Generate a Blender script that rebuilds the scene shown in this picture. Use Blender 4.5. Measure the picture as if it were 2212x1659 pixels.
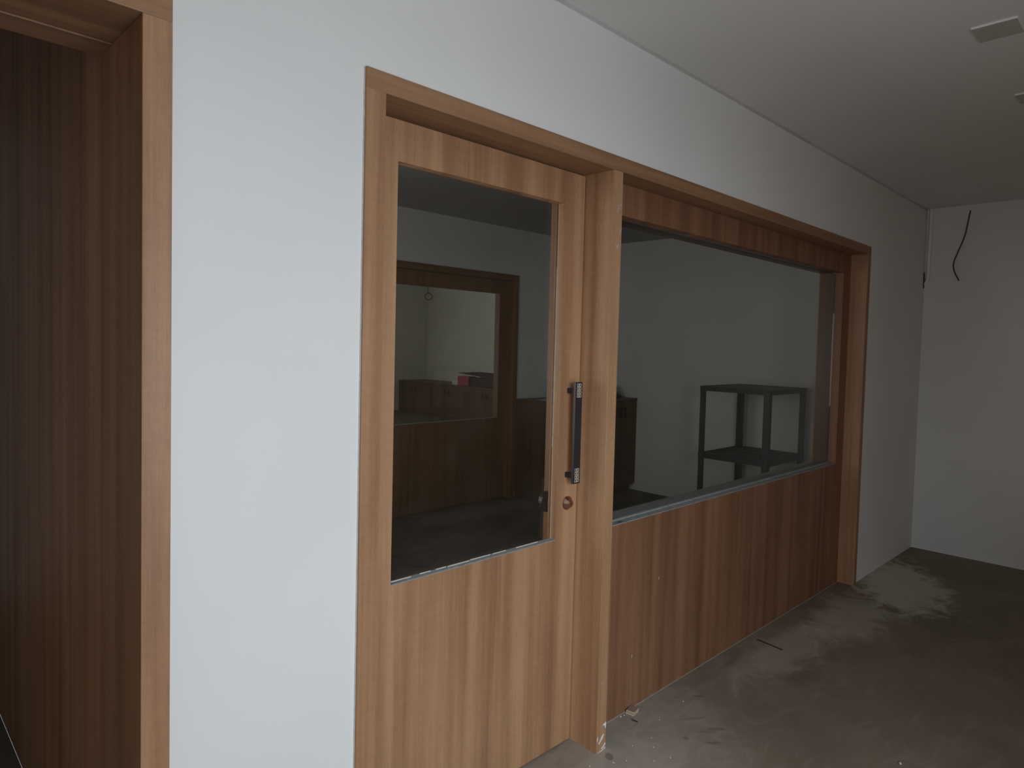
import bpy, bmesh, math, random
from mathutils import Vector, Matrix, noise
random.seed(7)
sc = bpy.context.scene
for o in list(bpy.data.objects): bpy.data.objects.remove(o)
C = sc.collection

# ------------------------------------------------------------------ camera
cam_d = bpy.data.cameras.new('camera'); cam = bpy.data.objects.new('camera', cam_d); C.objects.link(cam)
YAW, PITCH, ROLL, FPX = 0.8055, -0.0411, 0.0271, 1461.75
F = Vector((math.sin(YAW)*math.cos(PITCH), math.cos(YAW)*math.cos(PITCH), math.sin(PITCH)))
R = Vector((math.cos(YAW), -math.sin(YAW), 0)); U = R.cross(F)
R2 = R*math.cos(ROLL) + U*math.sin(ROLL); U2 = -R*math.sin(ROLL) + U*math.cos(ROLL)
m = Matrix((R2, U2, -F)).transposed().to_4x4(); m.translation = Vector((-0.9038, -1.4946, 1.4773))
cam.matrix_world = m
cam_d.sensor_fit = 'HORIZONTAL'; cam_d.sensor_width = 36; cam_d.lens = FPX/2212*36
cam_d.shift_x = (1106-1173.82)/2212; cam_d.shift_y = (805.64-829.5)/2212
cam_d.clip_start = 0.02; cam_d.clip_end = 100
sc.camera = cam

# ------------------------------------------------------------------ world, daylight, fill lights, exposure
w = bpy.data.worlds.new('world'); sc.world = w; w.use_nodes = True
w.node_tree.nodes['Background'].inputs[0].default_value = (0.62, 0.74, 0.90, 1)
w.node_tree.nodes['Background'].inputs[1].default_value = 0.5
sc.view_settings.view_transform = 'Standard'; sc.view_settings.look = 'None'
sc.view_settings.gamma = 1; sc.view_settings.use_curve_mapping = False
sc.view_settings.exposure = 0.52
REAR = -2.1; LEFT = -2.4; XE = 4.814; HC = 2.582      # main room
WIN = (-0.95, 0.25, 0.55, 1.95)                         # glazed entrance in the wall behind the photographer
def area(name, loc, rot, sx, sy, power, col):
    l = bpy.data.lights.new(name, 'AREA'); l.shape = 'RECTANGLE'; l.size = sx; l.size_y = sy
    l.energy = power; l.color = col
    o = bpy.data.objects.new(name, l); C.objects.link(o); o.location = loc; o.rotation_euler = rot
    return o
area('daylight_entrance', ((WIN[0]+WIN[1])/2, REAR-0.12, (WIN[2]+WIN[3])/2), (math.radians(90), 0, 0), WIN[1]-WIN[0], WIN[3]-WIN[2], 20, (0.77, 0.88, 1.0))
area('sky_glow', (-2.0, REAR-1.5, 2.6), (math.radians(68), 0, math.radians(-38)), 3.0, 2.4, 190, (0.72, 0.86, 1.0))
area('fill_middle_room', (-0.385, 1.35, 1.40), (0, math.radians(-90), 0), 1.1, 1.3, 10.5, (0.96, 0.98, 0.97))  # added fill light to brighten the middle room, set against a solid wall
area('fill_far_room', (2.0, 10.782, 1.6), (math.radians(-90), 0, 0), 2.0, 1.5, 105, (0.96, 0.99, 0.96))  # added fill light to brighten the far room, unseen

# ------------------------------------------------------------------ materials
def new_mat(name):
    mt = bpy.data.materials.new(name); mt.use_nodes = True
    nt = mt.node_tree; b = nt.nodes['Principled BSDF']
    return mt, nt, b
def nd(nt, t, **kw):
    n = nt.nodes.new(t)
    for k, v in kw.items(): setattr(n, k, v)
    return n
def ramp(nt, fac, stops):
    r = nd(nt, 'ShaderNodeValToRGB'); e = r.color_ramp.elements
    while len(e) < len(stops): e.new(0.5)
    for s, (p, c) in zip(e, stops):
        s.position = p; s.color = (*c, 1) if len(c) == 3 else c
    nt.links.new(fac, r.inputs[0]); return r.outputs[0]
def coords(nt, scale=(1,1,1), world=False):
    mp = nd(nt, 'ShaderNodeMapping'); mp.inputs['Scale'].default_value = scale
    if world:
        g = nd(nt, 'ShaderNodeNewGeometry'); nt.links.new(g.outputs['Position'], mp.inputs[0])
    else:
        t = nd(nt, 'ShaderNodeTexCoord'); nt.links.new(t.outputs['Object'], mp.inputs[0])
    return mp
def noise_n(nt, scale3, scale=1, detail=3, rough=.5, dist=0, world=False):
    mp = coords(nt, scale3, world); n = nd(nt, 'ShaderNodeTexNoise')
    n.inputs['Scale'].default_value = scale; n.inputs['Detail'].default_value = detail
    n.inputs['Roughness'].default_value = rough; n.inputs['Distortion'].default_value = dist
    nt.links.new(mp.outputs[0], n.inputs['Vector']); return n.outputs['Fac']
def math_n(nt, op, a, b=None, c=None):
    n = nd(nt, 'ShaderNodeMath', operation=op)
    for i, v in enumerate((a, b, c)):
        if v is None: continue
        if isinstance(v, (int, float)): n.inputs[i].default_value = v
        else: nt.links.new(v, n.inputs[i])
    return n.outputs[0]
def mix_n(nt, fac, a, b, mode='MIX'):
    n = nd(nt, 'ShaderNodeMix', data_type='RGBA', blend_type=mode)
    for i, v in ((0, fac), (6, a), (7, b)):
        if isinstance(v, (int, float)): n.inputs[i].default_value = v
        elif isinstance(v, tuple): n.inputs[i].default_value = (*v, 1)
        else: nt.links.new(v, n.inputs[i])
    return n.outputs[2]
def bump_n(nt, b, h, strength=.1, dist=.002):
    n = nd(nt, 'ShaderNodeBump'); n.inputs['Strength'].default_value = strength; n.inputs['Distance'].default_value = dist
    nt.links.new(h, n.inputs['Height']); nt.links.new(n.outputs[0], b.inputs['Normal'])

def wood(name, axis='z', k=1.0, rough=.48, g=1.0):
    """walnut-print laminate: grain runs along the given axis"""
    mt, nt, b = new_mat(name)
    def sc3(a, l): return tuple(l if ax == axis else a for ax in 'xyz')
    warp = noise_n(nt, sc3(5.0, 1.5), 1, 3, .55, .4)
    wide = noise_n(nt, sc3(13, .30), 1.0, 2, .6, .35)
    mid = noise_n(nt, sc3(42, .9), 1.0, 3, .6, .6)
    fine = noise_n(nt, sc3(170, 4.0), 1.0, 3, .65, .3)
    pore = noise_n(nt, sc3(620, 22), 1.0, 2, .6)
    fleck = noise_n(nt, sc3(26, 60), 1.0, 2, .6)
    v = math_n(nt, 'MULTIPLY', wide, .92)
    v = math_n(nt, 'MULTIPLY_ADD', mid, .42, v)
    v = math_n(nt, 'MULTIPLY_ADD', fine, .20, v)
    v = math_n(nt, 'MULTIPLY_ADD', warp, .42, v)
    v = math_n(nt, 'MULTIPLY_ADD', fleck, .15, v)
    v = math_n(nt, 'MULTIPLY_ADD', v, .92, -.43)
    col = ramp(nt, v, [(0.18, (.135*k, .064*k*g, .032*k*g)), (0.42, (.225*k, .114*k*g, .057*k*g)), (0.60, (.290*k, .156*k*g, .080*k*g)), (0.85, (.37*k, .212*k*g, .115*k*g))])
    pr = ramp(nt, pore, [(.30, (.80, .78, .76)), (.46, (1, 1, 1))])
    col = mix_n(nt, .8, col, pr, 'MULTIPLY')
    nt.links.new(col, b.inputs['Base Color'])
    b.inputs['Roughness'].default_value = rough
    b.inputs['Specular IOR Level'].default_value = .40
    bump_n(nt, b, pore, .05, .0006)
    return mt
def plain(name, col, rough=.5, metal=0.0, var=.12, vs=18, spec=.5, bump=0):
    mt, nt, b = new_mat(name)
    n = noise_n(nt, (1,1,1), vs, 4, .55)
    c = ramp(nt, n, [(.25, tuple(x*(1-var) for x in col)), (.75, tuple(min(1, x*(1+var)) for x in col))])
    nt.links.new(c, b.inputs['Base Color']); b.inputs['Roughness'].default_value = rough
    b.inputs['Metallic'].default_value = metal; b.inputs['Specular IOR Level'].default_value = spec
    if bump: bump_n(nt, b, n, bump, .003)
    return mt
M = {}
M['wood_v'] = wood('walnut_laminate_upright', 'z', 1.48)
M['wood_h'] = wood('walnut_laminate_level', 'x', 1.2)
M['wood_hy'] = wood('walnut_laminate_cross', 'y', 1.10)
M['wood_dark'] = wood('dark_walnut_laminate', 'z', 1.9, .45)
M['wood_panel'] = wood('red_brown_laminate_panel', 'z', .90, .48, .88)
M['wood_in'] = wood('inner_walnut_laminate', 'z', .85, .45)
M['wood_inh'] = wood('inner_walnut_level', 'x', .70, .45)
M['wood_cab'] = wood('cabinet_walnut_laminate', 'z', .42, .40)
def paint(name, col, blotch=.035, stains=False):
    mt, nt, b = new_mat(name)
    a = noise_n(nt, (1,1,1), 1.3, 3, .5, .2, True); f = noise_n(nt, (1,1,1), 160, 3, .6, 0, True)
    c = ramp(nt, a, [(.3, tuple(x*(1-blotch) for x in col)), (.7, tuple(min(1, x*(1+blotch)) for x in col))])
    if stains:   # scuffs and grey smears left on the plaster
        s = noise_n(nt, (1,1,.6), 4.5, 5, .65, .5, True)
        c = mix_n(nt, ramp(nt, s, [(.58, (0,0,0)), (.72, (.45,.45,.45))]), c, tuple(x*.6 for x in col))
    nt.links.new(c, b.inputs['Base Color']); b.inputs['Roughness'].default_value = .62; b.inputs['Specular IOR Level'].default_value = .35
    bump_n(nt, b, f, .06, .001)
    return mt
M['wall'] = paint('white_wall_paint', (.81, .785, .745))
M['rear'] = paint('brown_rear_wall_paint', (.82, .60, .38))
M['wall2'] = paint('inner_wall_paint', (.74, .74, .72), .05, True)
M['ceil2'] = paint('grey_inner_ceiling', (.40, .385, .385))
M['ceil'] = paint('ceiling_paint', (.77, .74, .70))

def floor_mat(name, marks, kf=1.0):
    """dusty grey-brown floor tile; dust drifts and foot smears have their own shapes"""
    mt, nt, b = new_mat(name)
    base = noise_n(nt, (1,1,1), 2.2, 5, .6, .3, True)
    c = ramp(nt, base, [(.3, (.190, .148, .104)), (.7, (.262, .207, .150))])
    smear = noise_n(nt, (1.6, 3.4, 1), 2.6, 6, .66, 1.2, True)
    c = mix_n(nt, ramp(nt, smear, [(.52, (0,0,0)), (.68, (.32,.32,.32))]), c, (.38, .32, .25))
    for (x, y, rx, ry, ang, col, strength, edge) in marks:
        mp = nd(nt, 'ShaderNodeMapping', vector_type='TEXTURE'); mp.inputs['Location'].default_value = (x, y, 0)
        mp.inputs['Rotation'].default_value = (0, 0, ang); mp.inputs['Scale'].default_value = (rx, ry, 1)
        g = nd(nt, 'ShaderNodeNewGeometry'); nt.links.new(g.outputs['Position'], mp.inputs[0])
        ln = nd(nt, 'ShaderNodeVectorMath', operation='LENGTH'); nt.links.new(mp.outputs[0], ln.inputs[0])
        n = noise_n(nt, (1,1,1), 6.5, 6, .68, .9, True)
        d = math_n(nt, 'MULTIPLY_ADD', n, 1.9, ln.outputs['Value'])
        r = nd(nt, 'ShaderNodeMapRange'); r.inputs['From Min'].default_value = 1.75-edge; r.inputs['From Max'].default_value = 1.75+edge
        r.inputs['To Min'].default_value = strength; r.inputs['To Max'].default_value = 0
        nt.links.new(d, r.inputs['Value'])
        c = mix_n(nt, r.outputs[0], c, col)
    sp = noise_n(nt, (1,1,1), 190, 2, .5, 0, True)
    c = mix_n(nt, ramp(nt, sp, [(.70, (0,0,0)), (.76, (.6,.6,.6))]), c, (.55, .50, .44))
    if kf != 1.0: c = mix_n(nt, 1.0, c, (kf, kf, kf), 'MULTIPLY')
    nt.links.new(c, b.inputs['Base Color'])
    b.inputs['Roughness'].default_value = .62; b.inputs['Specular IOR Level'].default_value = .3
    bump_n(nt, b, smear, .05, .002)
    return mt
WHITE = (.60, .53, .45); DARK = (.055, .048, .043)
M['tile'] = floor_mat('dusty_floor_tile', [
    (3.80, -.20, .62, .30, .35, WHITE, .85, .22), (3.05, -.16, .50, .20, .1, WHITE, .5, .3), (2.35, -.10, .55, .16, 0, WHITE, .35, .3),
    (1.447, -.217, .045, .012, -.75, DARK, .7, .15), (1.31, -.17, .018, .014, .3, DARK, .8, .15), (1.44, -.11, .07, .010, -.6, DARK, .5, .2), (1.40, -.20, .05, .009, -.8, DARK, .5, .2), (1.62, -.04, .03, .010, -.7, DARK, .5, .2),
    (.95, -.12, .55, .30, .2, (.47, .40, .335), .7, .6), (1.005, -.045, .030, .018, .9, (.13, .125, .13), .7, .12), (1.36, -.26, .04, .012, -.75, DARK, .35, .2)])
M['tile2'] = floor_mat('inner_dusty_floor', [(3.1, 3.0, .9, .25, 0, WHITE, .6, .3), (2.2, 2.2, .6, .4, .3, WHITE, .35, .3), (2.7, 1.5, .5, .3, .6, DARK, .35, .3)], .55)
M['joint'] = plain('tile_joint', (.20, .162, .12), .8)
M['sill'] = plain('grey_sealant', (.30, .30, .29), .6, var=.25, vs=40, bump=.2)
M['caulk'] = plain('white_caulk', (.62, .59, .54), .6, var=.15, vs=60)
M['caulk_dim'] = plain('dusty_caulk', (.36, .31, .26), .7, var=.3, vs=60)
M['caulk_tan'] = plain('tan_caulk', (.50, .41, .29), .6, var=.15, vs=60)
M['black'] = plain('black_powder_coat', (.022, .021, .023), .38)
M['bronze'] = plain('dark_bronze', (.055, .048, .046), .33, .8)
M['gold'] = plain('pale_gold_inlay', (.78, .70, .56), .35, .25)
M['copper'] = plain('copper_lock', (.50, .30, .24), .22, 1.0, var=.06)
M['blackhole'] = plain('keyhole_black', (.01, .01, .01), .6)
M['rack'] = plain('black_plastic', (.030, .029, .031), .5)
M['lamp'] = plain('lamp_diffuser', (.47, .46, .41), .5, var=.03)
M['lampw'] = plain('lamp_rim_white', (.78, .77, .74), .4, var=.03)
M['pvc'] = plain('white_plaster_coated_conduit', (.88, .86, .82), .6, var=.05, vs=60)
M['cable'] = plain('dark_cable', (.035, .025, .02), .5)
M['ply'] = plain('plywood_edge', (.55, .42, .29), .7, var=.2, vs=60)
M['plytop'] = plain('plywood_brown_face', (.30, .20, .145), .6)
M['chip'] = plain('chipped_white', (.78, .80, .80), .6, var=.08)
M['scuff'] = plain('pale_scuff', (.46, .37, .31), .6, var=.2, vs=120)
M['crumb'] = plain('plaster_crumb', (.66, .61, .54), .9, var=.2, vs=80)
M['red'] = plain('red_packet', (.38, .035, .055), .4)
M['paper'] = plain('pale_paper', (.62, .60, .58), .7)
M['board'] = plain('dark_cardboard', (.050, .035, .033), .7)
M['bag'] = plain('black_bag', (.018, .018, .02), .35)
M['door_edge'] = wood('door_cut_edge', 'z', 1.12)
def glass_mat(name, tint):
    mt, nt, b = new_mat(name); nt.nodes.remove(b)
    out = nt.nodes['Material Output']
    tr = nd(nt, 'ShaderNodeBsdfTransparent'); tr.inputs[0].default_value = (*tint, 1)
    gl = nd(nt, 'ShaderNodeBsdfGlossy'); gl.inputs['Roughness'].default_value = .02
    lw = nd(nt, 'ShaderNodeLayerWeight'); lw.inputs['Blend'].default_value = .5
    fres = math_n(nt, 'MULTIPLY_ADD', math_n(nt, 'POWER', lw.outputs['Facing'], 5.0), .96, .04)
    dust = noise_n(nt, (1,1,1), 3.0, 5, .65)
    df = nd(nt, 'ShaderNodeBsdfDiffuse'); df.inputs[0].default_value = (.45, .44, .42, 1)
    mx = nd(nt, 'ShaderNodeMixShader'); nt.links.new(fres, mx.inputs[0]); nt.links.new(tr.outputs[0], mx.inputs[1]); nt.links.new(gl.outputs[0], mx.inputs[2])
    m2 = nd(nt, 'ShaderNodeMixShader'); nt.links.new(ramp(nt, dust, [(.45, (.004,)*3), (.8, (.02,)*3)]), m2.inputs[0])
    nt.links.new(mx.outputs[0], m2.inputs[1]); nt.links.new(df.outputs[0], m2.inputs[2])
    nt.links.new(m2.outputs[0], out.inputs['Surface'])
    return mt
M['glass'] = glass_mat('grey_tinted_glass', (.81, .815, .80))

# ------------------------------------------------------------------ mesh helpers (all coordinates are metres in the room)
def link(name, bm, mat, parent=None, loc=None, smooth=False, bevel=0):
    org = Vector(loc) if loc else (Vector(parent['_o']) if parent and '_o' in parent else Vector((0,0,0)))
    bmesh.ops.translate(bm, verts=bm.verts, vec=-org)
    bmesh.ops.recalc_face_normals(bm, faces=bm.faces)
    me = bpy.data.meshes.new(name); bm.to_mesh(me); bm.free()
    if smooth:
        for p in me.polygons: p.use_smooth = True
    for q in (mat if isinstance(mat, list) else [mat]): me.materials.append(M[q] if isinstance(q, str) else q)
    o = bpy.data.objects.new(name, me); C.objects.link(o)
    o['_o'] = tuple(org)
    if parent:
        o.parent = parent
        o.location = org - Vector(parent['_o'])
    else: o.location = org
    if bevel:
        bv = o.modifiers.new('bevel', 'BEVEL'); bv.width = bevel; bv.segments = 2; bv.limit_method = 'ANGLE'
    return o
def empty(name, loc):
    o = bpy.data.objects.new(name, None); C.objects.link(o); o.location = loc; o['_o'] = tuple(loc); o.empty_display_size = .05; return o
def tag(o, label, cat, group=None, kind=None):
    o['label'] = label; o['category'] = cat
    if group: o['group'] = group
    if kind: o['kind'] = kind
    return o
def st(o, label, cat): return tag(o, label, cat, kind='structure')
def abox(bm, x0, x1, y0, y1, z0, z1, mi=0):
    v = [bm.verts.new(p) for p in ((x0,y0,z0),(x1,y0,z0),(x1,y1,z0),(x0,y1,z0),(x0,y0,z1),(x1,y0,z1),(x1,y1,z1),(x0,y1,z1))]
    for f in ((3,2,1,0),(4,5,6,7),(0,1,5,4),(1,2,6,5),(2,3,7,6),(3,0,4,7)):
        bm.faces.new([v[i] for i in f]).material_index = mi
    return v
def box(*a):
    bm = bmesh.new(); abox(bm, *a); return bm
def plate(x0, x1, z0, z1, holes, y0, y1):
    """upright slab with rectangular holes (grid of cells, hidden seams merged)"""
    xs = sorted({x0, x1, *[h[0] for h in holes], *[h[1] for h in holes]}); zs = sorted({z0, z1, *[h[2] for h in holes], *[h[3] for h in holes]})
    xs = [x for x in xs if x0 <= x <= x1]; zs = [z for z in zs if z0 <= z <= z1]
    def solid(i, k):
        if i < 0 or k < 0 or i >= len(xs)-1 or k >= len(zs)-1: return False
        cx, cz = (xs[i]+xs[i+1])/2, (zs[k]+zs[k+1])/2
        return not any(h[0] < cx < h[1] and h[2] < cz < h[3] for h in holes)
    bm = bmesh.new(); cache = {}
    def V(i, k, s):
        key = (i, k, s)
        if key not in cache: cache[key] = bm.verts.new((xs[i], y1 if s else y0, zs[k]))
        return cache[key]
    for i in range(len(xs)-1):
        for k in range(len(zs)-1):
            if not solid(i, k): continue
            bm.faces.new([V(i,k,0), V(i+1,k,0), V(i+1,k+1,0), V(i,k+1,0)])
            bm.faces.new([V(i,k,1), V(i,k+1,1), V(i+1,k+1,1), V(i+1,k,1)])
            if not solid(i-1,k): bm.faces.new([V(i,k,0), V(i,k+1,0), V(i,k+1,1), V(i,k,1)])
            if not solid(i+1,k): bm.faces.new([V(i+1,k,0), V(i+1,k,1), V(i+1,k+1,1), V(i+1,k+1,0)])
            if not solid(i,k-1): bm.faces.new([V(i,k,0), V(i,k,1), V(i+1,k,1), V(i+1,k,0)])
            if not solid(i,k+1): bm.faces.new([V(i,k+1,0), V(i+1,k+1,0), V(i+1,k+1,1), V(i,k+1,1)])
    return bm
def tube(pts, r, seg=10, sub=8, closed=False):
    """round tube through points (Catmull-Rom)"""
    P = [Vector(p) for p in pts]; path = []
    n = len(P)
    for i in range(n if closed else n-1):
        p0 = P[(i-1) % n] if closed or i > 0 else P[0]; p1 = P[i]; p2 = P[(i+1) % n]; p3 = P[(i+2) % n] if closed or i+2 < n else P[-1]
        for s in range(sub):
            t = s/sub
            path.append(.5*((2*p1)+(p2-p0)*t+(2*p0-5*p1+4*p2-p3)*t*t+(3*p1-p0-3*p2+p3)*t**3))
    if not closed: path.append(P[-1])
    bm = bmesh.new(); rings = []; up = None
    for i, p in enumerate(path):
        a = path[(i-1) % len(path)] if closed or i else path[0]; b = path[(i+1) % len(path)] if closed or i < len(path)-1 else path[-1]
        t = (b-a).normalized()
        if up is None: up = t.orthogonal().normalized()
        up = (up - t*up.dot(t)).normalized(); s = t.cross(up)
        rings.append([bm.verts.new(p + (up*math.cos(q)+s*math.sin(q))*r) for q in [2*math.pi*j/seg for j in range(seg)]])
    for i in range(len(rings) if closed else len(rings)-1):
        A, B = rings[i], rings[(i+1) % len(rings)]
        for j in range(seg): bm.faces.new([A[j], A[(j+1) % seg], B[(j+1) % seg], B[j]])
    if not closed:
        bm.faces.new(rings[0][::-1]); bm.faces.new(rings[-1])
    return bm
def lathe(profile, center, axis, seg=32):
    """profile = [(distance along axis, radius)]"""
    ax = Vector(axis).normalized(); u = ax.orthogonal().normalized(); v = ax.cross(u); c = Vector(center)
    bm = bmesh.new(); rings = []
    for d, r in profile:
        rings.append([bm.verts.new(c+ax*d+(u*math.cos(2*math.pi*j/seg)+v*math.sin(2*math.pi*j/seg))*max(r, 1e-5)) for j in range(seg)])
    for A, B in zip(rings, rings[1:]):
        for j in range(seg): bm.faces.new([A[j], A[(j+1) % seg], B[(j+1) % seg], B[j]])
    bm.faces.new(rings[0][::-1]); bm.faces.new(rings[-1])
    return bm
def rock(c, r, seed, sq=.7):
    bm = bmesh.new(); bmesh.ops.create_icosphere(bm, subdivisions=2, radius=1)
    for v in bm.verts:
        k = 1+.55*noise.noise(v.co*1.3+Vector((seed*7.1, seed*3.3, seed)))
        v.co = Vector((v.co.x*k*r, v.co.y*k*r, v.co.z*k*r*sq))
    zmin = min(v.co.z for v in bm.verts)
    for v in bm.verts: v.co = v.co + Vector(c) - Vector((0, 0, zmin))
    return bm

# ------------------------------------------------------------------ setting: main room
W, H, HI = 3.597, 2.15, 2.0986                          # partition frame: outer width, outer height, soffit
YW, YB = 0.013, 0.285                                   # front wall faces
L0, L1 = -1.50, -0.4375                                 # left doorway outer width
st(link('wall_front', plate(LEFT, XE, 0, 3.0, [(0, W, -1, H), (L0, L1, -1, H)], YW, YB), 'wall', loc=(LEFT, YW, 0)), 'white painted wall holding the wooden door and window frames', 'wall')
st(link('wall_right', box(XE, XE+.15, REAR-.15, 3.17, 0, 3.0), 'wall', loc=(XE, REAR, 0)), 'shadowed white end wall at the right of the room', 'wall')
st(link('wall_back', plate(LEFT-.15, XE, 0, 3.0, [(WIN[0], WIN[1], WIN[2], WIN[3])], REAR-.15, REAR), 'rear', loc=(LEFT, REAR, 0)), 'brown wall with the bright window behind the photographer', 'wall')
st(link('wall_left', box(LEFT-.15, LEFT, REAR, YB, 0, 3.0), 'wall', loc=(LEFT, REAR, 0)), 'white wall closing the room on the left', 'wall')
st(link('ceiling', box(LEFT-.15, XE+.15, REAR-.15, YW, HC, HC+.12), 'ceil', loc=(LEFT, REAR, HC)), 'plain painted ceiling above the wooden partition', 'ceiling')

fl = st(link('floor', box(LEFT, XE, REAR, YB, -.08, -.004), 'joint', loc=(LEFT, REAR, 0)), 'dusty grey brown tiled floor with faint joints', 'floor')
TS, G = 1.20, 0.0008
tile_cache = {}
def tile(x0, x1, y0, y1):
    key = (round(x1-x0, 4), round(y1-y0, 4))
    if key not in tile_cache:
        bm = box(0, key[0], 0, key[1], -.012, 0)
        me = bpy.data.meshes.new('tile'); bm.to_mesh(me); bm.free(); me.materials.append(M['tile']); tile_cache[key] = me
    o = bpy.data.objects.new('tile', tile_cache[key]); C.objects.link(o); o.parent = fl
    o.location = Vector((x0, y0, 0)) - Vector(fl['_o'])
def tiles(xa, xb, ya, yb, ox=1.63, oy=.024):
    i0 = math.floor((xa-ox)/TS); k0 = math.floor((ya-oy)/TS)
    for i in range(i0, i0+40):
        for k in range(k0, k0+40):
            x0, x1 = max(xa, ox+i*TS), min(xb, ox+(i+1)*TS); y0, y1 = max(ya, oy+k*TS), min(yb, oy+(k+1)*TS)
            if x1-x0 > .02 and y1-y0 > .008: tile(x0+G, x1-G, y0+G, y1-G)
tiles(LEFT, XE, REAR, YW)
tiles(0.058, W-.05, YW, YB)

# ------------------------------------------------------------------ setting: partition frame with door and fixed window
T1 = st(empty('trim_1', (0, 0, 0)), 'wide walnut frame around the glazed door and window', 'frame')
J = .056; M0, M1 = .983, 1.0355
link('jamb', box(0, J, 0, YB+.013, 0, H-.0505), 'wood_v', T1, bevel=.0015)
link('jamb', box(W-.0485, W, 0, YB+.013, 0, H-.0505), 'wood_v', T1, bevel=.0015)
link('header', box(0, W, 0, YB+.013, HI, H), 'wood_h', T1, bevel=.0015)
mul = link('mullion', box(M0, M1, 0, YB+.013, 0, HI), 'wood_v', T1, bevel=.0015)
link('caulk_line', box(-.0014, 0, .009, YW, .0, H), 'caulk', T1)
def flake(parent, pts, mat, y):
    bm = bmesh.new(); a = [bm.verts.new((x, y, z)) for x, z in pts]; b = [bm.verts.new((x, y-.0006, z)) for x, z in pts]
    bm.faces.new(a); bm.faces.new(b[::-1]); n = len(pts)
    for i in range(n): bm.faces.new([a[i], a[(i+1) % n], b[(i+1) % n], b[i]])
    return link('paint_chip', bm, mat, parent)
for pts in ([(.992,.034),(1.000,.040),(1.010,.054),(1.020,.062),(1.023,.060),(1.017,.047),(1.006,.038),(.996,.031)],
            [(.985,.048),(.9875,.062),(.990,.061),(.989,.050),(.987,.041)],
            [(1.016,.094),(1.022,.100),(1.028,.098),(1.034,.103),(1.034,.078),(1.030,.080),(1.028,.090),(1.021,.092)],
            [(1.010,.010),(1.020,.014),(1.033,.025),(1.034,.019),(1.024,.011),(1.014,.006)],
            [(.984,.000),(1.000,.0015),(1.020,.003),(1.0345,.008),(1.0345,.004),(1.015,.0),(.995,.0)]):
    flake(mul, pts, 'chip', -.0001)

for pts in ([(1.005,1.955),(1.009,1.972),(1.013,1.985),(1.016,1.970),(1.011,1.952)], [(1.022,1.975),(1.029,1.995),(1.032,1.980)],
            [(1.002,1.838),(1.006,1.850),(1.009,1.836),(1.015,1.846),(1.021,1.838),(1.017,1.826),(1.008,1.828)], [(1.022,1.885),(1.031,1.905),(1.033,1.893),(1.026,1.880)],
            [(.999,1.163),(1.0015,1.168),(1.003,1.163)], [(1.002,.250),(1.0075,.254),(1.007,.257),(1.001,.254)]):
    flake(mul, pts, 'scuff', -.0001)

# door
DY, DT = .129, .040
D1 = st(empty('door_1', (J, DY, 0)), 'walnut door with tall tinted glass and black pull bar', 'door')
DX0, DX1, DZ0, DZ1 = J+.003, M0-.003, .006, HI-.006
CX0, CX1, CZ0, CZ1 = .181, .8725, .777, 1.978
leaf = link('leaf', plate(DX0, DX1, DZ0, DZ1, [(CX0, CX1, CZ0, CZ1)], DY, DY+DT), 'wood_v', D1, bevel=.0012)
GY = DY+.027
link('glass_pane', box(CX0+.001, CX1-.001, GY, GY+.006, CZ0+.001, CZ1-.001), 'glass', D1)
link('bottom_sealant', box(CX0+.0005, CX1-.0005, DY+.0012, GY, CZ0, CZ0+.003), 'sill', D1)
bm = bmesh.new(); x = CX0+.01
while x < CX1-.05:                                       # broken bead of pale putty along the sill
    l = random.uniform(.03, .16); y = GY-.005+random.uniform(-.003, .002)
    abox(bm, x, min(x+l, CX1-.01), y-.0012, y+.0012, CZ0+.003, CZ0+.0055); x += l+random.uniform(.004, .05)
link('putty_line', bm, 'caulk', D1)
link('side_sealant', box(CX1-.0012, CX1-.0003, GY-.002, GY, CZ0+.003, CZ1-.002), 'caulk_tan', D1)
link('inner_bead', box(CX1-.003, CX1-.0003, GY+.006, DY+DT-.001, CZ0+.003, CZ1-.002), 'wood_v', D1)
# pull handle: flat bar on two posts with eight little hollow squares at each end
HX0, HX1, HY0, HY1, HZ0, HZ1 = .902, .9375, .078, .089, .985, 1.349
bar = link('pull_handle', box(HX0, HX1, HY0, HY1, HZ0, HZ1), 'black', D1, bevel=.0012); bar['label'] = 'flat black pull bar'
for z in (1.316, 1.011):
    link('handle_post', box(.9125, .9275, HY1-.001, DY+.001, z-.0095, z+.0095), 'black', bar, bevel=.001)
def inlay(x, z):
    a, b, t = .0052, .0053, .0019
    bm = plate(x-a, x+a, z-b, z+b, [(x-a+t, x+a-t, z-b+t, z+b-t)], HY0-.0006, HY0+.0002)
    link('inlay_square', bm, 'gold', bar)
for z0 in (1.3385, 1.0345):
    for r_ in range(4):
        for cx in (.9135, .9252): inlay(cx, z0-.0128*r_)
# lock with a cone shaped rose, key slot and inner thumb turn
lk = link('lock', lathe([(0, .0255), (.003, .0255), (.006, .0235), (.019, .0125), (.0205, .0115)], (.929, DY, .905), (0, -1, 0)), 'copper', D1, smooth=False)
lk['label'] = 'copper coloured cone lock'
link('keyhole', box(.9283, .9297, DY-.0212, DY-.0203, .899, .911), 'blackhole', lk)
inn = link('inner_lock', lathe([(0, .027), (.004, .027), (.012, .020), (.046, .020), (.052, .038), (.066, .040), (.072, .036)], (.929, DY+DT, .892), (0, 1, 0)), 'bronze', D1, smooth=False)
for z in (.902, .882): link('inner_lock_screw', lathe([(0, .003), (.0012, .0026)], (.893, DY+DT+.060, z), (-1, 0, 0), 10), 'crumb', inn)

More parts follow.
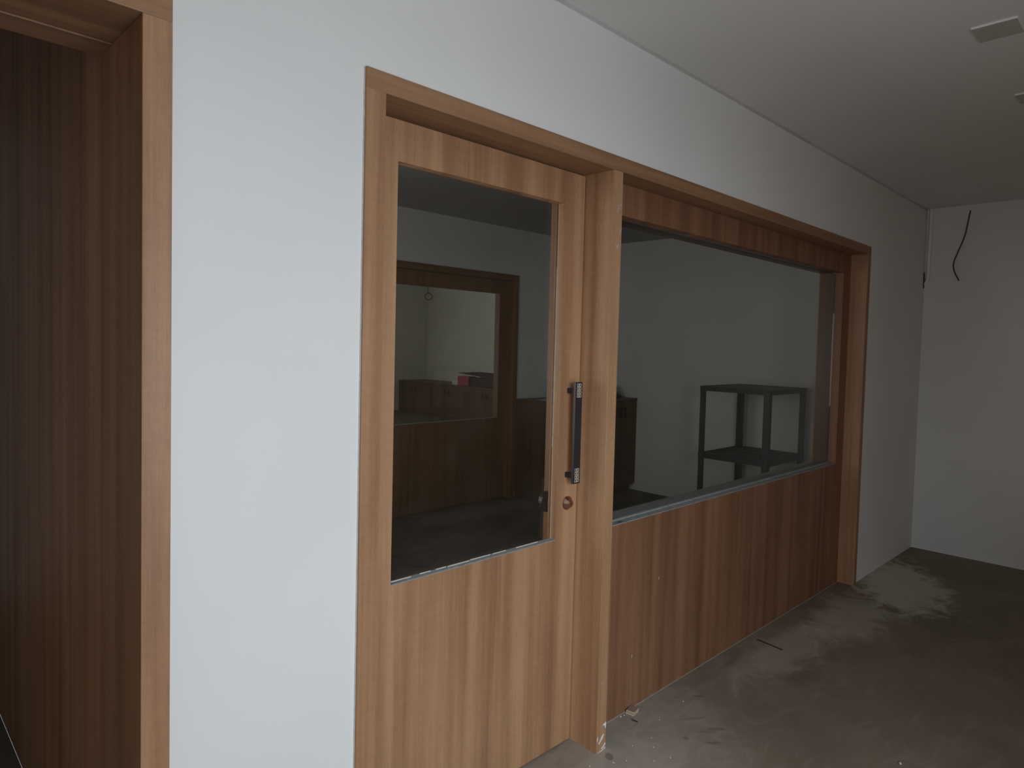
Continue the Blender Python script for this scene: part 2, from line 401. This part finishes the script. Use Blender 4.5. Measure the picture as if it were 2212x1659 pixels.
# fixed window: boxed wooden apron and head with one large pane
PY = .102; PYB = .245
W1 = st(empty('window_1', (M1, PY, 0)), 'fixed walnut window with one wide tinted pane', 'window')
PX0, PX1 = M1+.0005, W-.049
KX0, KX1, KZ0, KZ1 = 1.115, 3.433, .781, 1.978
link('surround_panel', plate(PX0, PX1, .002, HI-.0005, [(KX0, KX1, KZ0, KZ1)], PY, .154), 'wood_panel', W1, bevel=.0012)
link('shaded_lining', plate(PX0, PX1, .002, HI-.0005, [(KX0, KX1, KZ0, KZ1)], .154, PYB), 'wood_cab', W1)  # back of the same panel; shade behind the glass painted in as darker wood
WGY = .150
link('glass_pane', box(KX0+.001, KX1-.001, WGY, WGY+.008, KZ0+.001, KZ1-.001), 'glass', W1)
link('sill_strip', box(KX0+.0005, KX1-.0005, PY+.0013, WGY, KZ0, KZ0+.0035), 'sill', W1)
link('inner_sill_strip', box(KX0+.0005, KX1-.0005, WGY+.008, PYB-.001, KZ0, KZ0+.003), 'sill', W1)
link('sill_sealant', box(KX0+.0005, KX1-.0005, WGY-.012, WGY, KZ0+.0035, KZ0+.009), 'sill', W1)
link('floor_sealant', box(PX0, PX1, PY-.0025, PY, 0, .003), 'caulk_dim', W1)
for x, z in ((1.500, .501), (1.325, .218)): flake(W1, [(x-.001, z-.006), (x-.0013, z+.006), (x+.0012, z+.007), (x+.0013, z-.004)], 'caulk', PY-.0001)
link('wood_shaving', tube([(1.215, PY+.012, KZ0+.006), (1.228, PY+.008, KZ0+.007), (1.243, PY+.009, KZ0+.006)], .0018, 6, 3), 'cable', W1)

# left doorway and the panelled wall behind it
LI = -.4914
T2 = st(empty('trim_2', (L1, 0, 0)), 'walnut frame of the open doorway at far left', 'frame')
link('jamb', box(LI, L1, 0, YB+.013, 0, HI), 'wood_v', T2, bevel=.0015)
link('jamb', box(L0, L0+.054, 0, YB+.013, 0, HI), 'wood_v', T2, bevel=.0015)
link('header', box(L0, L1, 0, YB+.013, HI, H), 'wood_h', T2, bevel=.0015)
link('stop', box(L0+.054, LI, .208, YB+.012, HI-.004, HI), 'wood_h', T2, bevel=.001)
st(link('wall_passage', box(LI+.0006, -.455, YB+.0135, 3.17, 0, 3.0), 'wood_dark', loc=(LI, YB, 0)), 'dark walnut panelled wall seen through the left doorway', 'wall')
st(link('wall_passage_side', box(-1.65, -1.50, YB+.014, 3.17, 0, 3.0), 'wall2', loc=(-1.65, YB, 0)), 'white wall of the passage past the left doorway', 'wall')
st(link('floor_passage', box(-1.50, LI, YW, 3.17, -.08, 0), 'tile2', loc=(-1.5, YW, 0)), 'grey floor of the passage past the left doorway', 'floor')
st(link('wall_passage_end', box(-1.65, -.40, 3.17, 3.30, 0, 3.0), 'wall2', loc=(-1.65, 3.17, 0)), 'wall closing the passage past the left doorway', 'wall')

# ------------------------------------------------------------------ setting: middle room behind the glass
YM, YM2 = 3.185, 3.45
st(link('wall_middle_left', box(-.455, -.40, YB+.014, YM, 0, 3.0), 'wall2', loc=(-.45, YB, 0)), 'white side wall of the room behind the door', 'wall')
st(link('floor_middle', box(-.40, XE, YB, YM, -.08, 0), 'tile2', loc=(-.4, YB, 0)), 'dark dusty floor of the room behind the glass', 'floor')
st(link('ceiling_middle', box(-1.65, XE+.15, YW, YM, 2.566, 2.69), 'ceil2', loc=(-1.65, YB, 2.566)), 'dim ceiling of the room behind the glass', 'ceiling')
BX0, BX1 = .25, 3.589
st(link('wall_middle_back', plate(-.40, XE+.15, 0, 3.1, [(BX0, BX1, -1, 2.13)], YM, YM2), 'wall2', loc=(-.4, YM, 0)), 'grey back wall with a second wooden frame behind the door glass', 'wall')
T3 = st(empty('trim_3', (BX0, 3.17, 0)), 'dark walnut frame of the inner window behind the door glass', 'frame')
link('jamb', box(BX1-.052, BX1, 3.17, YM2, 0, 2.078), 'wood_in', T3, bevel=.0015)
link('jamb', box(BX0, BX0+.052, 3.17, YM2, 0, 2.078), 'wood_in', T3, bevel=.0015)
link('header', box(BX0, BX1, 3.17, YM2, 2.078, 2.13), 'wood_inh', T3, bevel=.0015)
W2 = st(empty('window_2', (BX0, 3.27, 0)), 'inner walnut window seen through the door glass', 'window')
QX0, QX1, QZ0, QZ1 = .42, 3.436, .775, 1.955
link('surround_panel', plate(BX0+.053, BX1-.053, .002, 2.0775, [(QX0, QX1, QZ0, QZ1)], 3.27, 3.336), 'wood_in', W2, bevel=.0012)
link('glass_pane', box(QX0+.001, QX1-.001, 3.305, 3.313, QZ0+.001, QZ1-.001), 'glass', W2)
link('sill_strip', box(QX0, QX1, 3.2715, 3.305, QZ0, QZ0+.004), 'sill', W2)

W3 = st(empty('fill_window_3', (-.40, 1.35, .85)), 'added frosted window framing the fill light behind the door', 'window')  # invented window, put around the middle room fill light
fr3 = bmesh.new()
for a_ in ((.66, .70, .81, 1.99), (2.00, 2.04, .81, 1.99), (.70, 2.00, .81, .85), (.70, 2.00, 1.95, 1.99)): abox(fr3, -.3995, -.375, *a_)
link('window_frame', fr3, 'wood_in', W3); link('fill_pane', box(-.3995, -.388, .70, 2.00, .85, 1.95), 'paper', W3)
# far room
FX, FY = 8.15, 10.8
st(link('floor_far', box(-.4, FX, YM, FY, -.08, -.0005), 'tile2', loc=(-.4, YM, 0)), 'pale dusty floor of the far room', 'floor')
st(link('wall_far_back', box(-.4, FX+.15, FY, FY+.15, 0, 3.4), 'wall2', loc=(-.4, FY, 0)), 'grey back wall of the far room', 'wall')
st(link('wall_far_right', box(FX, FX+.15, YM2, FY, 0, 3.4), 'wall2', loc=(FX, YM2, 0)), 'grey side wall of the far room behind low cabinets', 'wall')
st(link('wall_far_front', box(XE+.15, FX, YM, YM2, 0, 3.4), 'wall2', loc=(XE, YM, 0)), 'wall of the far room beside the inner window', 'wall')
st(link('wall_far_left', box(-.55, -.4, YM, FY, 0, 3.4), 'wall2', loc=(-.5, YM, 0)), 'left wall of the far room', 'wall')
st(link('ceiling_far', box(-.55, FX+.15, YM, FY, 3.25, 3.37), 'ceil', loc=(-.5, YM, 3.25)), 'ceiling of the far room', 'ceiling')

W4 = st(empty('fill_window_4', (2.0, FY, .8)), 'added frosted window framing the far room fill light, out of view', 'window')  # invented window, put around the far room fill light
fr4 = bmesh.new()
for a_ in ((.96, 1.0, .81, 2.39), (3.0, 3.04, .81, 2.39), (1.0, 3.0, .81, .85), (1.0, 3.0, 2.35, 2.39)): abox(fr4, a_[0], a_[1], FY-.03, FY-.0005, a_[2], a_[3])
link('window_frame', fr4, 'wood_in', W4); link('fill_pane', box(1.0, 3.0, FY-.012, FY-.0005, .85, 2.35), 'paper', W4)
W5 = st(empty('window_5', (WIN[0], REAR, WIN[2])), 'open window in the brown wall behind the viewpoint', 'window')
fr5 = bmesh.new(); x0, x1, z0, z1 = WIN
for a_ in ((x0, x0+.03, z0, z1), (x1-.03, x1, z0, z1), (x0+.03, x1-.03, z0, z0+.03), (x0+.03, x1-.03, z1-.03, z1)): abox(fr5, a_[0], a_[1], REAR-.10, REAR-.04, a_[2], a_[3])
link('window_frame', fr5, 'wood_v', W5)

# ------------------------------------------------------------------ things
def ceiling_light(x, y, label):
    s = .132
    e = tag(empty('ceiling_light', (x+s/2, y-s/2, HC)), label, 'ceiling light', 'small square ceiling lights')
    link('rim', ring_frame(x, x+s, y-s, y, HC-.0065, HC, .0016), 'lampw', e)
    link('diffuser', box(x+.0016, x+s-.0016, y-s+.0016, y-.0016, HC-.0066, HC), 'lamp', e)
def ring_frame(x0, x1, y0, y1, z0, z1, t):
    bm = bmesh.new()
    abox(bm, x0, x1, y0, y0+t, z0, z1); abox(bm, x0, x1, y1-t, y1, z0, z1)
    abox(bm, x0, x0+t, y0+t, y1-t, z0, z1); abox(bm, x1-t, x1, y0+t, y1-t, z0, z1)
    return bm
ceiling_light(1.747, -.898, 'small square ceiling light near the top right corner')
ceiling_light(2.524, -.898, 'small square ceiling light farther back, cut by the right edge')

# end wall: conduit in the corner and loose cable
tag(link('conduit', tube([(XE-.012, -.016, HC), (XE-.012, -.017, 2.40), (XE-.012, -.013, 2.22), (XE-.012, -.013, 2.07), (XE-.013, -.006, 2.035), (XE-.016, .004, 2.02), (XE-.016, .015, 2.01)], .0125, 12, 8), 'pvc', loc=(XE, 0, HC), smooth=True),
    'pale plaster coated conduit running down the far wall corner', 'conduit')
tag(link('corner_wire', tube([(XE-.024, .012, 2.105), (XE-.027, .009, 2.08), (XE-.027, .008, 2.05), (XE-.026, .010, 2.03), (XE-.027, .009, 1.985)], .0048, 8, 6), 'cable', loc=(XE, 0, 2.1), smooth=True),
    'short dark wire end poking out of the far corner', 'wire')
tag(link('hanging_cable', tube([(XE+.01, -.268, 2.552), (XE-.012, -.264, 2.50), (XE-.02, -.245, 2.36), (XE-.02, -.205, 2.24), (XE-.02, -.183, 2.17), (XE-.02, -.186, 2.11), (XE-.02, -.221, 2.033)], .0042, 8, 10), 'cable', loc=(XE, -.268, 2.55), smooth=True),
    'loose dark cable curling out of the right end wall', 'cable')

# floor litter
blk = tag(empty('wood_offcut', (1.311, .082, 0)), 'small square plywood offcut leaning by the window panel foot', 'offcut')
def rbox(c, sx, sy, z0, z1, ang):
    bm = box(-sx/2, sx/2, -sy/2, sy/2, z0, z1)
    bmesh.ops.rotate(bm, verts=bm.verts, cent=(0,0,0), matrix=Matrix.Rotation(ang, 3, 'Z')); bmesh.ops.translate(bm, verts=bm.verts, vec=c); return bm
link('ply_core', rbox((1.306, .078, 0), .043, .036, 0, .0075, .18), 'ply', blk)
link('ply_layer', rbox((1.306, .078, 0), .0435, .0365, .0075, .0092, .18), 'plytop', blk)
link('ply_core', rbox((1.308, .078, 0), .043, .036, .0092, .0145, .18), 'ply', blk)
link('top_face', rbox((1.308, .078, 0), .0425, .0355, .0145, .0155, .18), 'plytop', blk)
tag(link('screw', lathe([(0, .0042), (.0015, .0042), (.004, .0022), (.020, .0018), (.026, .0004)], (1.259, .040, .0042), (.06, -1, 0), 12), 'black', loc=(1.259, .04, 0)), 'black screw lying on the floor beside the plywood offcut', 'screw')
tag(link('stick', tube([(2.336, .050, .003), (2.326, -.02, .003), (2.315, -.094, .003)], .003, 6, 4), 'cable', loc=(2.33, .05, 0)), 'thin dark stick on the floor before the window panel', 'stick')
crumbs = [(.987,-.075,.003),(1.03,-.10,.0022),(.91,-.03,.0025),(.955,-.09,.002),(1.12,-.06,.0022),(1.17,-.12,.002),(1.245,.09,.004),(1.262,.086,.003),(1.16,-.20,.0025),(1.53,-.02,.003),(1.10,-.17,.0025),(1.34,-.03,.0022),(.90,-.10,.0022),(1.215,-.08,.002)]
for i, (x, y, r) in enumerate(crumbs):
    tag(link('plaster_crumb', rock((x, y, 0), r, i), 'crumb', loc=(x, y, 0)), 'tiny pale plaster crumb on the floor around the mullion foot', 'crumb', 'plaster crumbs')
tag(link('plaster_lump', rock((1.733, -.80, 0), .0052, 40, .9), 'crumb', loc=(1.733, -.80, 0)), 'small pale plaster lump alone near the bottom right edge', 'lump')

# black rack standing in the middle room by the side wall
RX0, RX1, RY0, RY1 = 4.06, 4.74, .85, 1.455; ZT, ZM, ZL = 1.176, .617, .20
rk = tag(empty('shelf_rack', (4.4, 1.15, 0)), 'black two-tier rack with lattice shelf behind the window glass', 'rack')
LW = .048
for (x, y) in ((RX0, RY0), (RX1-LW, RY0), (RX0, RY1-LW), (RX1-LW, RY1-LW)):
    bm = bmesh.new(); t = .012                         # L-profile corner post
    ix = x if x == RX0 else x+LW-t; iy = y if y == RY0 else y+LW-t
    abox(bm, ix, ix+t, y, y+LW, 0, ZT-.002); xa, xb = (ix+t, x+LW) if x == RX0 else (x, ix); abox(bm, xa, xb, iy, iy+t, 0, ZT-.002)
    link('post', bm, 'rack', rk)
def shelf(zt, lattice):
    t, hgt = .014, .040
    s = link('shelf_frame', ring_frame(RX0-.002, RX1+.002, RY0-.002, RY1+.002, zt-hgt, zt, t), 'rack', rk)
    if lattice:
        for i in range(1, 7):
            x = RX0 + (RX1-RX0)*i/7; link('slat', box(x-.017, x+.017, RY0+t-.002, RY1-t+.002, zt-.014, zt-.004), 'rack', s)
        for k in range(1, 6):
            y = RY0 + (RY1-RY0)*k/6; link('slat', box(RX0+t-.002, RX1-t+.002, y-.013, y+.013, zt-.018, zt-.008), 'rack', s)
    else:
        link('top_panel', box(RX0+t-.002, RX1-t+.002, RY0+t-.002, RY1-t+.002, zt-.012, zt-.003), 'rack', s)
shelf(ZT, False); shelf(ZM, True); shelf(ZL, True)

# cabinets
def cab_handle(parent, x, y, z, axis):
    h = .10; n = (0, -1) if axis == 'y' else (-1, 0)
    bm = bmesh.new()
    dx, dy = n[0]*.03, n[1]*.03
    def slab(x0, x1, y0, y1, z0, z1): abox(bm, min(x0,x1), max(x0,x1), min(y0,y1), max(y0,y1), z0, z1)
    if axis == 'y':
        slab(x-.006, x+.006, y-.036, y-.026, z-h/2, z+h/2)
        for s in (-1, 1): slab(x-.005, x+.005, y-.026, y, z+s*(h/2-.006)-.005, z+s*(h/2-.006)+.005)
    else:
        slab(x-.036, x-.026, y-.008, y+.008, z-h/2, z+h/2)
        for s in (-1, 1): slab(x-.026, x, y-.006, y+.006, z+s*(h/2-.006)-.005, z+s*(h/2-.006)+.005)
    link('handle', bm, 'bronze', parent)
def cab_y(x0, x1, y0, y1, zt, label):                    # doors face -y
    e = tag(empty('base_cabinet', ((x0+x1)/2, y0, 0)), label, 'cabinet', 'middle room cabinets')
    link('body', box(x0, x1, y0+.02, y1, .07, zt), 'wood_cab', e); link('plinth', box(x0+.01, x1-.01, y0+.06, y1, 0, .07), 'wood_cab', e)
    xm = (x0+x1)/2
    for a, b, hx in ((x0+.002, xm-.0015, xm-.032), (xm+.0015, x1-.002, xm+.032)):
        d = link('cabinet_door', box(a, b, y0, y0+.019, .075, zt-.004), 'wood_cab', e, bevel=.001); cab_handle(d, hx, y0, zt-.11, 'y')
CY0, CY1, CZ = 2.64, 3.168, .932
cab_y(3.589, 4.288, CY0, CY1, CZ, 'dark cabinet seen through the door glass beside the lock stile')
cab_y(4.290, 4.811, CY0, CY1, CZ, 'dark cabinet with paired handles seen just right of the mullion')
tag(link('worktop', box(3.585, 4.812, CY0-.006, CY1, CZ, .957), 'wood_cab', loc=(3.6, CY0, CZ), bevel=.002), 'dark top board over the cabinets behind the mullion', 'worktop')
# sheets of paper and bag on that worktop
def sheet(name, cx, cy, z, sx, sy, ang, mat, curl, label, cat):
    bm = bmesh.new(); n = 8; g = []
    for i in range(n+1):
        for k in range(n+1):
            u, v = i/n, k/n; zz = z+.0015+curl*max(0, u-.45)**2*(1+.6*v)
            p = Vector(((u-.5)*sx, (v-.5)*sy, zz)); p.xy = Matrix.Rotation(ang, 2) @ p.xy; g.append(bm.verts.new(p+Vector((cx, cy, 0))))
    for i in range(n):
        for k in range(n): bm.faces.new([g[i*(n+1)+k], g[(i+1)*(n+1)+k], g[(i+1)*(n+1)+k+1], g[i*(n+1)+k+1]])
    o = link(name, bm, mat, loc=(cx, cy, z), smooth=True); s = o.modifiers.new('thick', 'SOLIDIFY'); s.thickness = .0012
    return tag(o, label, cat)
sheet('paper_sheet', 3.74, 2.84, .957, .17, .27, .2, 'paper', .02, 'pale paper lying on the cabinet behind the door glass', 'paper')
sheet('dark_folder', 4.05, 2.83, .957, .26, .20, 2.5, 'board', .16, 'thin dark curled sheet beside the paper behind the door glass', 'folder')
bm = bmesh.new(); bmesh.ops.create_icosphere(bm, subdivisions=4, radius=1)
for v in bm.verts:
    k = 1+.30*noise.noise(v.co*1.6+Vector((3, 1, 9)))+.12*noise.noise(v.co*5)
    v.co = Vector((v.co.x*.16*k, v.co.y*.13*k, max(-.35, v.co.z)*.085*k))
zm = min(v.co.z for v in bm.verts)
for v in bm.verts: v.co += Vector((4.62, 2.90, .957-zm))
tag(link('plastic_bag', bm, 'bag', loc=(4.62, 2.9, .957), smooth=True), 'crumpled black bag on the cabinet behind the mullion', 'bag')

def cab_x(x0, x1, y0, y1, zt, label):                    # doors face -x
    e = tag(empty('base_cabinet', (x0, (y0+y1)/2, 0)), label, 'cabinet', 'far room cabinets')
    link('body', box(x0+.02, x1, y0, y1, 0, zt), 'wood_cab', e)
    ym = (y0+y1)/2
    for a, b, hy in ((y0+.002, ym-.002, ym-.06), (ym+.002, y1-.002, ym+.06)):
        d = link('cabinet_door', box(x0, x0+.019, a, b, .004, zt-.004), 'wood_cab', e, bevel=.001); cab_handle(d, x0, hy, zt-.13, 'x')
FCX = 7.42; FZ = .62
for (a, b, lab) in ((9.65, 10.79, 'far low cabinet in the corner, leftmost through the inner window'), (8.58, 9.648, 'middle of the three low cabinets through the inner window'), (7.40, 8.578, 'low cabinet nearest the inner jamb, under the open box')):
    cab_x(FCX, FX-.002, a, b, FZ, lab)
tag(link('worktop', box(FCX-.01, FX-.001, 7.40, 10.795, FZ, FZ+.03), 'wood_cab', loc=(FCX, 7.4, FZ)), 'long dark top board over the far low cabinets', 'worktop')
pk = tag(empty('red_packet', (7.62, 8.85, FZ+.03)), 'red packet with pale end on the far cabinets', 'packet')
link('packet_body', rbox((7.64, 8.795, 0), .20, .31, FZ+.03, FZ+.205, .08), 'red', pk)
link('packet_end', rbox((7.625, 9.035, 0), .18, .165, FZ+.03, FZ+.13, .08), 'paper', pk)
bx = tag(empty('open_carton', (7.7, 8.2, FZ+.03)), 'dark open carton with raised flap on the far cabinets', 'carton')
link('carton_body', rbox((7.78, 8.17, 0), .42, .86, FZ+.03, FZ+.19, -.02), 'board', bx)
bm = bmesh.new()
q = [(7.52, 8.90, FZ+.275), (7.96, 8.80, FZ+.285), (8.02, 8.0, FZ+.27), (7.99, 7.60, FZ+.20), (7.56, 7.62, FZ+.17), (7.54, 8.42, FZ+.245)]
a = [bm.verts.new(p) for p in q]; b = [bm.verts.new((p[0], p[1], p[2]-.012)) for p in q]
bm.faces.new(a); bm.faces.new(b[::-1])
for i in range(6): bm.faces.new([a[i], b[i], b[(i+1) % 6], a[(i+1) % 6]])
link('flap', bm, 'board', bx)
# hanging cord with a loop in the far room
cd = tag(empty('looped_cord', (6.1, 8, 3.25)), 'thin cord with a small loop hanging in the far room', 'cord')
link('cord', tube([(6.07, 8, 3.25), (6.075, 8.0, 2.9), (6.085, 8, 2.55), (6.08, 8, 2.34), (6.10, 8, 2.30)], .007, 6, 6), 'cable', cd)
link('loop', tube([(6.05+.06*math.cos(t)+.045, 8-.02*math.cos(t), 2.255+.055*math.sin(t)) for t in [k*math.pi/5 for k in range(10)]], .007, 6, 4, True), 'cable', cd)
for o in bpy.data.objects:
    if '_o' in o: del o['_o']
